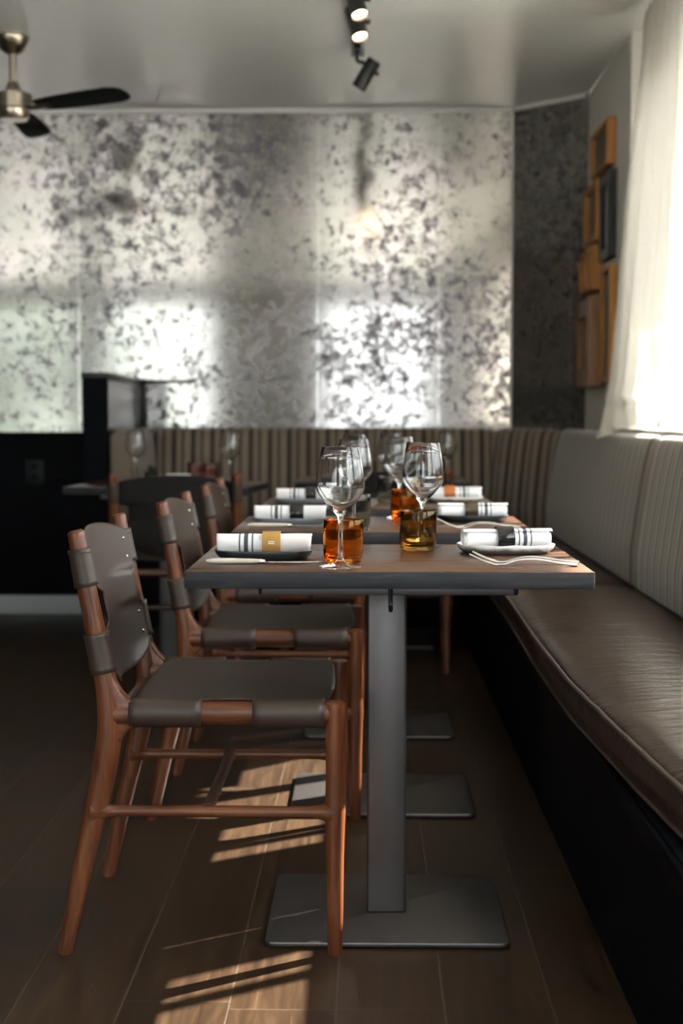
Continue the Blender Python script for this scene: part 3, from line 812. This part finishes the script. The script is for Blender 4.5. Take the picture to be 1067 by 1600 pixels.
# second table
plate('plate_grey', on(-.205, 3.80), R(0), 'grey oval plate on the left of the second table')
p, r = roll((-.203, 3.80, TH+.0072), R(0), 'rolled striped napkin in a black ring on grey plate', 'ring_black', .018)
ring(p, r, 'ring_black', 'black napkin ring on the grey plate of the second table')
knife(on(-.197, 3.70), R(-1), 'bone-handled knife in front of the grey plate, second table')
plate('plate_black', on(.292, 3.92), R(2), 'charcoal oval plate on the right of the second table')
p, r = roll((.293, 3.92, TH+.0072), R(2), 'rolled striped napkin in brown horn ring on second table', 'ring_horn', .004, True)
ring(p, r, 'ring_horn', 'brown horn napkin ring on the second table')
fork(on(.285, 3.655), R(-3), 'silver fork on the second table, outer of the pair')
fork(on(.280, 3.70), R(-7), 'silver fork on the second table, inner of the pair')
# third table
plate('plate_grey', on(-.205, 4.70), R(0), 'grey oval plate on the left of the third table')
p, r = roll((-.20, 4.70, TH+.0072), R(0), 'rolled striped napkin in a black ring on third table', 'ring_black', .018)
ring(p, r, 'ring_black', 'black napkin ring on the third table')
plate('plate_white', on(.292, 4.80), R(2), 'white glazed oval plate on the right of the third table', .104, .070, .003)
p, r = roll((.293, 4.80, TH+.0072), R(2), 'rolled striped napkin in a burnt orange ring', 'ring_amber', .012, True)
ring(p, r, 'ring_amber', 'burnt orange napkin ring on the third table')
# back table by the partition: small plant and a white bowl
pl = thing('potted_plant', 'small green plant in black pot on the back table', 'plant', on(-.925, 6.12))
finish('pot', MB().lathe([(0, 0), (.026, 0), (.034, .045), (.031, .045), (.028, .036), (0, .036)], 24), M['pot'], pl)
mb = MB(); random.seed(4)
for k in range(46):
    a = random.uniform(0, 6.28); e = random.uniform(.2, 1.4); L = random.uniform(.03, .055)
    d = Vector((math.cos(a)*math.cos(e), math.sin(a)*math.cos(e), math.sin(e))); s = d.cross(Vector((0, 0, 1))).normalized()*.008; c = Vector((0, 0, .036))
    vs = [mb.bm.verts.new(q) for q in (c, c+d*L*.5+s, c+d*L, c+d*L*.5-s)]; mb.bm.faces.new(vs)
finish('foliage', mb, M['leaf'], pl)
bowl = tag(finish('bowl', MB().lathe([(0, 0), (.025, 0), (.045, .02), (.052, .042), (.049, .042), (.042, .021), (.022, .005), (0, .005)], 32), M['white_paint'], None, 40), 'small white bowl on the back table by the partition', 'bowl')
bowl.location = on(-.80, 6.05)

# ------------------------------------------------------------ ceiling fan
fan = thing('ceiling_fan', 'nickel ceiling fan with black blades', 'ceiling fan', (-1.475, 6.02, CEIL))
finish('canopy', MB().lathe([(0, -.001), (.068, -.001), (.070, -.008), (.066, -.02), (.050, -.058), (.030, -.072), (.016, -.076), (0, -.076)], 40), M['nickel'], fan, 35)
finish('downrod', MB().lathe([(0, -.07), (.014, -.07), (.014, -.20), (0, -.20)], 24), M['nickel'], fan, 35)
finish('motor_housing', MB().lathe([(0, -.19), (.020, -.19), (.024, -.2), (.036, -.225), (.066, -.236), (.076, -.242), (.076, -.285), (.080, -.288), (.080, -.300), (.066, -.306), (.062, -.335), (.056, -.343), (0, -.345)], 48), M['nickel'], fan, 35)
def blade(ang):
    m4 = Matrix.Rotation(ang, 4, 'Z') @ Matrix.Translation((0, 0, -.297)) @ Matrix.Rotation(R(-14), 4, 'X')
    out = [(.13, .042), (.22, .052), (.40, .060), (.52, .060), (.56, .052), (.585, .034), (.592, .0)]
    poly = out + [(x, -y) for x, y in reversed(out[:-1])]
    b = finish('blade', MB().prism(poly, 2, -.004, .004, .0015, m4), M['black_matte'], fan, 30)
    mb = MB().tube([m4 @ Vector(p) for p in catmull([(.065, 0, .004), (.095, 0, -.008), (.13, 0, -.012), (.19, 0, -.009)], 5)], [.010]*13+[.009]*3, 10, ell=2.0)
    finish('blade_bracket', mb, M['nickel'], b)
for a in (-28, 92, 212): blade(R(a))

# ------------------------------------------------------------ track lighting
tk = thing('track_rail', 'black lighting track on the ceiling above the tables', 'lighting track')
finish('rail', MB().box((-.066, 3.2, CEIL-.036), (-.012, 6.22, CEIL-.001), .003), M['black_metal'], tk, 30)
finish('end_cap', MB().box((-.068, 6.22, CEIL-.038), (-.010, 6.236, CEIL-.001), .003), M['black_metal'], tk, 30)
def spot(y, d, label, lit=True, drop=.09, side=.035, rad=.031):
    """spotlight hung from the track at depth y; d is the direction the lamp shines"""
    d = Vector(d).normalized(); s = thing('spotlight', label, 'spotlight', (-.039, y, CEIL-.037), 0, 'black spotlights on the ceiling track')
    finish('adapter', MB().box((-.016, -.045, -.022), (.016, .045, 0), .003), M['black_metal'], s, 30)
    p = Vector((side, 0, -drop))
    finish('arm', MB().tube(catmull([(0, 0, -.018), (0, 0, -.05), (side*.8, 0, -.065), tuple(p)], 6), .0085, 10), M['black_metal'], s)
    q = d.to_track_quat('Z', 'Y').to_matrix().to_4x4(); m4 = Matrix.Translation(p) @ q
    hd = finish('lamp_head', MB().lathe([(0, -.062), (rad*.9, -.062), (rad, -.056), (rad, .07), (rad-.003, .07), (rad-.004, .060), (0, .060)], 32, m4), M['black_metal'], s, 35)
    finish('knob', MB().lathe([(0, 0), (.009, 0), (.009, .022), (0, .022)], 14, Matrix.Translation(p) @ Matrix.Rotation(R(90), 4, 'Y') @ Matrix.Translation((0, 0, rad-.001))), M['black_metal'], hd)
    finish('lamp_disc', MB().lathe([(0, .0625), (rad-.006, .0625), (rad-.006, .0608), (0, .0608)], 28, m4), M['lamp' if lit else 'black_gloss'], hd)
    return s
spot(6.10, (-.50, .1, -.80), 'unlit spotlight at the far end of the track, angled down', False, .105, .040)
spot(5.42, (.22, -.36, -.90), 'lit spotlight aimed at us, lower one of the pair', True, .075, .0)
spot(5.13, (.22, -.36, -.90), 'lit spotlight aimed at us, upper one of the pair', True, .075, .0)
spot(4.5, (.1, .75, -.65), 'spotlight shining on the foil wall, one of the pair overhead', True)
spot(3.7, (.2, .75, -.65), 'spotlight shining on the foil wall, one of the pair overhead', True)

# ------------------------------------------------------------ framed pictures on the art wall
def frame(y0, y1, z0, z1, d, label, mat='frame_wood', fw=.022, art='artpaper', matw=0.0, slats=0):
    f = thing('picture_frame', label, 'picture frame', (XA-.0005, (y0+y1)/2, (z0+z1)/2), 0, 'framed pictures on the grey wall')
    a, b = (y1-y0)/2, (z1-z0)/2
    mb = MB()
    mb.box((-d, -a, -b), (0, -a+fw, b), .003, 1).box((-d, a-fw, -b), (0, a, b), .003, 1)
    mb.box((-d, -a+fw, -b), (0, a-fw, -b+fw), .003, 1).box((-d, -a+fw, b-fw), (0, a-fw, b), .003, 1)
    finish('frame', mb, M[mat], f, 30)
    finish('picture', MB().box((-d*.45, -a+fw, -b+fw), (-.002, a-fw, b-fw)), M[art], f)
    if matw:
        finish('inner_mount', MB().box((-d*.5, -a+fw+matw, -b+fw+matw), (-d*.45, a-fw-matw, b-fw-matw)), M['artmat'], f)
    return f
frame(6.33, 6.80, 2.145, 2.345, .040, 'golden wood box frame, topmost on the grey wall')
frame(6.285, 6.54, 1.735, 2.115, .035, 'black framed picture on grey wall below the topmost frame', 'black_metal', .05, 'artpaper', .03)
frame(6.58, 6.96, 1.845, 2.12, .045, 'golden frame with dark picture, beside the black frame', 'frame_wood', .03)
frame(6.60, 6.77, 1.62, 1.825, .060, 'small golden frame in the middle row, nearer one', 'frame_wood', .026, 'artmat')
frame(6.79, 6.97, 1.62, 1.815, .060, 'small golden frame in the middle row, one by the corner', 'frame_wood', .026, 'artmat')
frame(6.54, 6.99, 1.175, 1.585, .075, 'large brown wooden box frame lowest on the grey wall', 'frame_dark', .085)
frame(6.26, 6.52, 1.19, 1.70, .032, 'tall golden frame with dark picture beside the curtain', 'frame_wood', .024)

# ------------------------------------------------------------ curtain, rod, blind
CT = [  # height, y far, y near, x far, x near, fold depth
    (2.575, 5.56, 4.76, 1.065, 1.065, .012), (2.535, 5.58, 4.77, 1.06, 1.06, .016), (2.50, 5.60, 4.77, 1.062, 1.06, .022), (2.30, 5.68, 4.79, 1.060, 1.06, .036),
    (1.93, 5.82, 4.83, 1.050, 1.06, .046), (1.50, 5.90, 4.92, 1.040, 1.06, .050), (1.20, 5.94, 5.02, 1.020, 1.055, .046), (1.06, 5.93, 5.06, .985, 1.04, .035), (1.00, 5.78, 5.08, .935, 1.03, .018), (.952, 5.58, 5.09, .893, 1.025, .006)]
cu = thing('curtain', 'sheer cream curtain hanging over the back of the banquette', 'curtain')
rows = []; NH, NW = 80, 150
tab = list(reversed(CT))
for i in range(NH+1):
    h = lerp(2.575, .952, i/NH); row = []
    yf, yn, xf, xn, fd = pw(tab, h)
    for j in range(NW+1):
        s = j/NW
        hh = h
        if h < 1.0: hh = lerp(h, .998 + (h-1.0)*.02, min(1, s*3.2)**1.5)        # only the far corner hangs down over the back cushion
        x = lerp(xf, xn, min(1, s*2.2) if h < 1.1 else s)
        ph = 2*math.pi*(6.2*s + .25*math.sin(3*s+1.2*h)) + .6*mnoise.noise(Vector((s*3, h*.8, 0)))
        k = fd*(.7+.5*mnoise.noise(Vector((s*5, h*.5, 7))))
        x += k*math.sin(ph)
        if h < 1.06: x = max(x, .888)
        y = lerp(yf, yn, s) + .010*math.cos(ph*1.0)
        if i < 9: hh += .010*math.sin(ph*3.0)*(1-i/9)
        row.append((min(x, 1.145), y, max(hh, .952)))
    rows.append(row)
mb = MB(); mb.grid(rows); finish('fabric', mb, M['curtain'], cu, 180)
rd = thing('curtain_rod', 'thin dark curtain rod above the window', 'curtain rod')
finish('rod', MB().tube([(1.105, 4.0, 2.555), (1.105, 5.72, 2.555)], .008, 12), M['black_metal'], rd)
for y in (4.05, 5.69): finish('bracket', MB().box((1.097, y-.008, 2.545), (XW-.001, y+.008, 2.565), .002), M['black_metal'], rd)
bl = thing('window_blind', 'dark brown blind rolled at the top of the window', 'blind')
finish('roll', MB().tube([(1.198, 4.32, 2.235), (1.198, 5.65, 2.235)], .022, 20), M['shade_brown'], bl)
finish('cassette', MB().box((1.150, 4.14, 2.272), (1.169, 5.80, 2.40), .004), M['shade_brown'], bl)

# ------------------------------------------------------------ light portals in the openings
def portal(loc, rot, sx, sy):
    d = bpy.data.lights.new('portal', 'AREA'); d.shape = 'RECTANGLE'; d.size = sx; d.size_y = sy; d.cycles.is_portal = True
    o = bpy.data.objects.new('portal', d); C.objects.link(o); o.location = loc; o.rotation_euler = rot
for a, b in WINS: portal((1.30, (a+b)/2, (WZ0+WZ1)/2), (0, R(90), 0), WZ1-WZ0, b-a)
for a, b in RW: portal(((a+b)/2, YR-.16, (RZ0+RZ1)/2), (R(90), 0, 0), b-a, RZ1-RZ0)
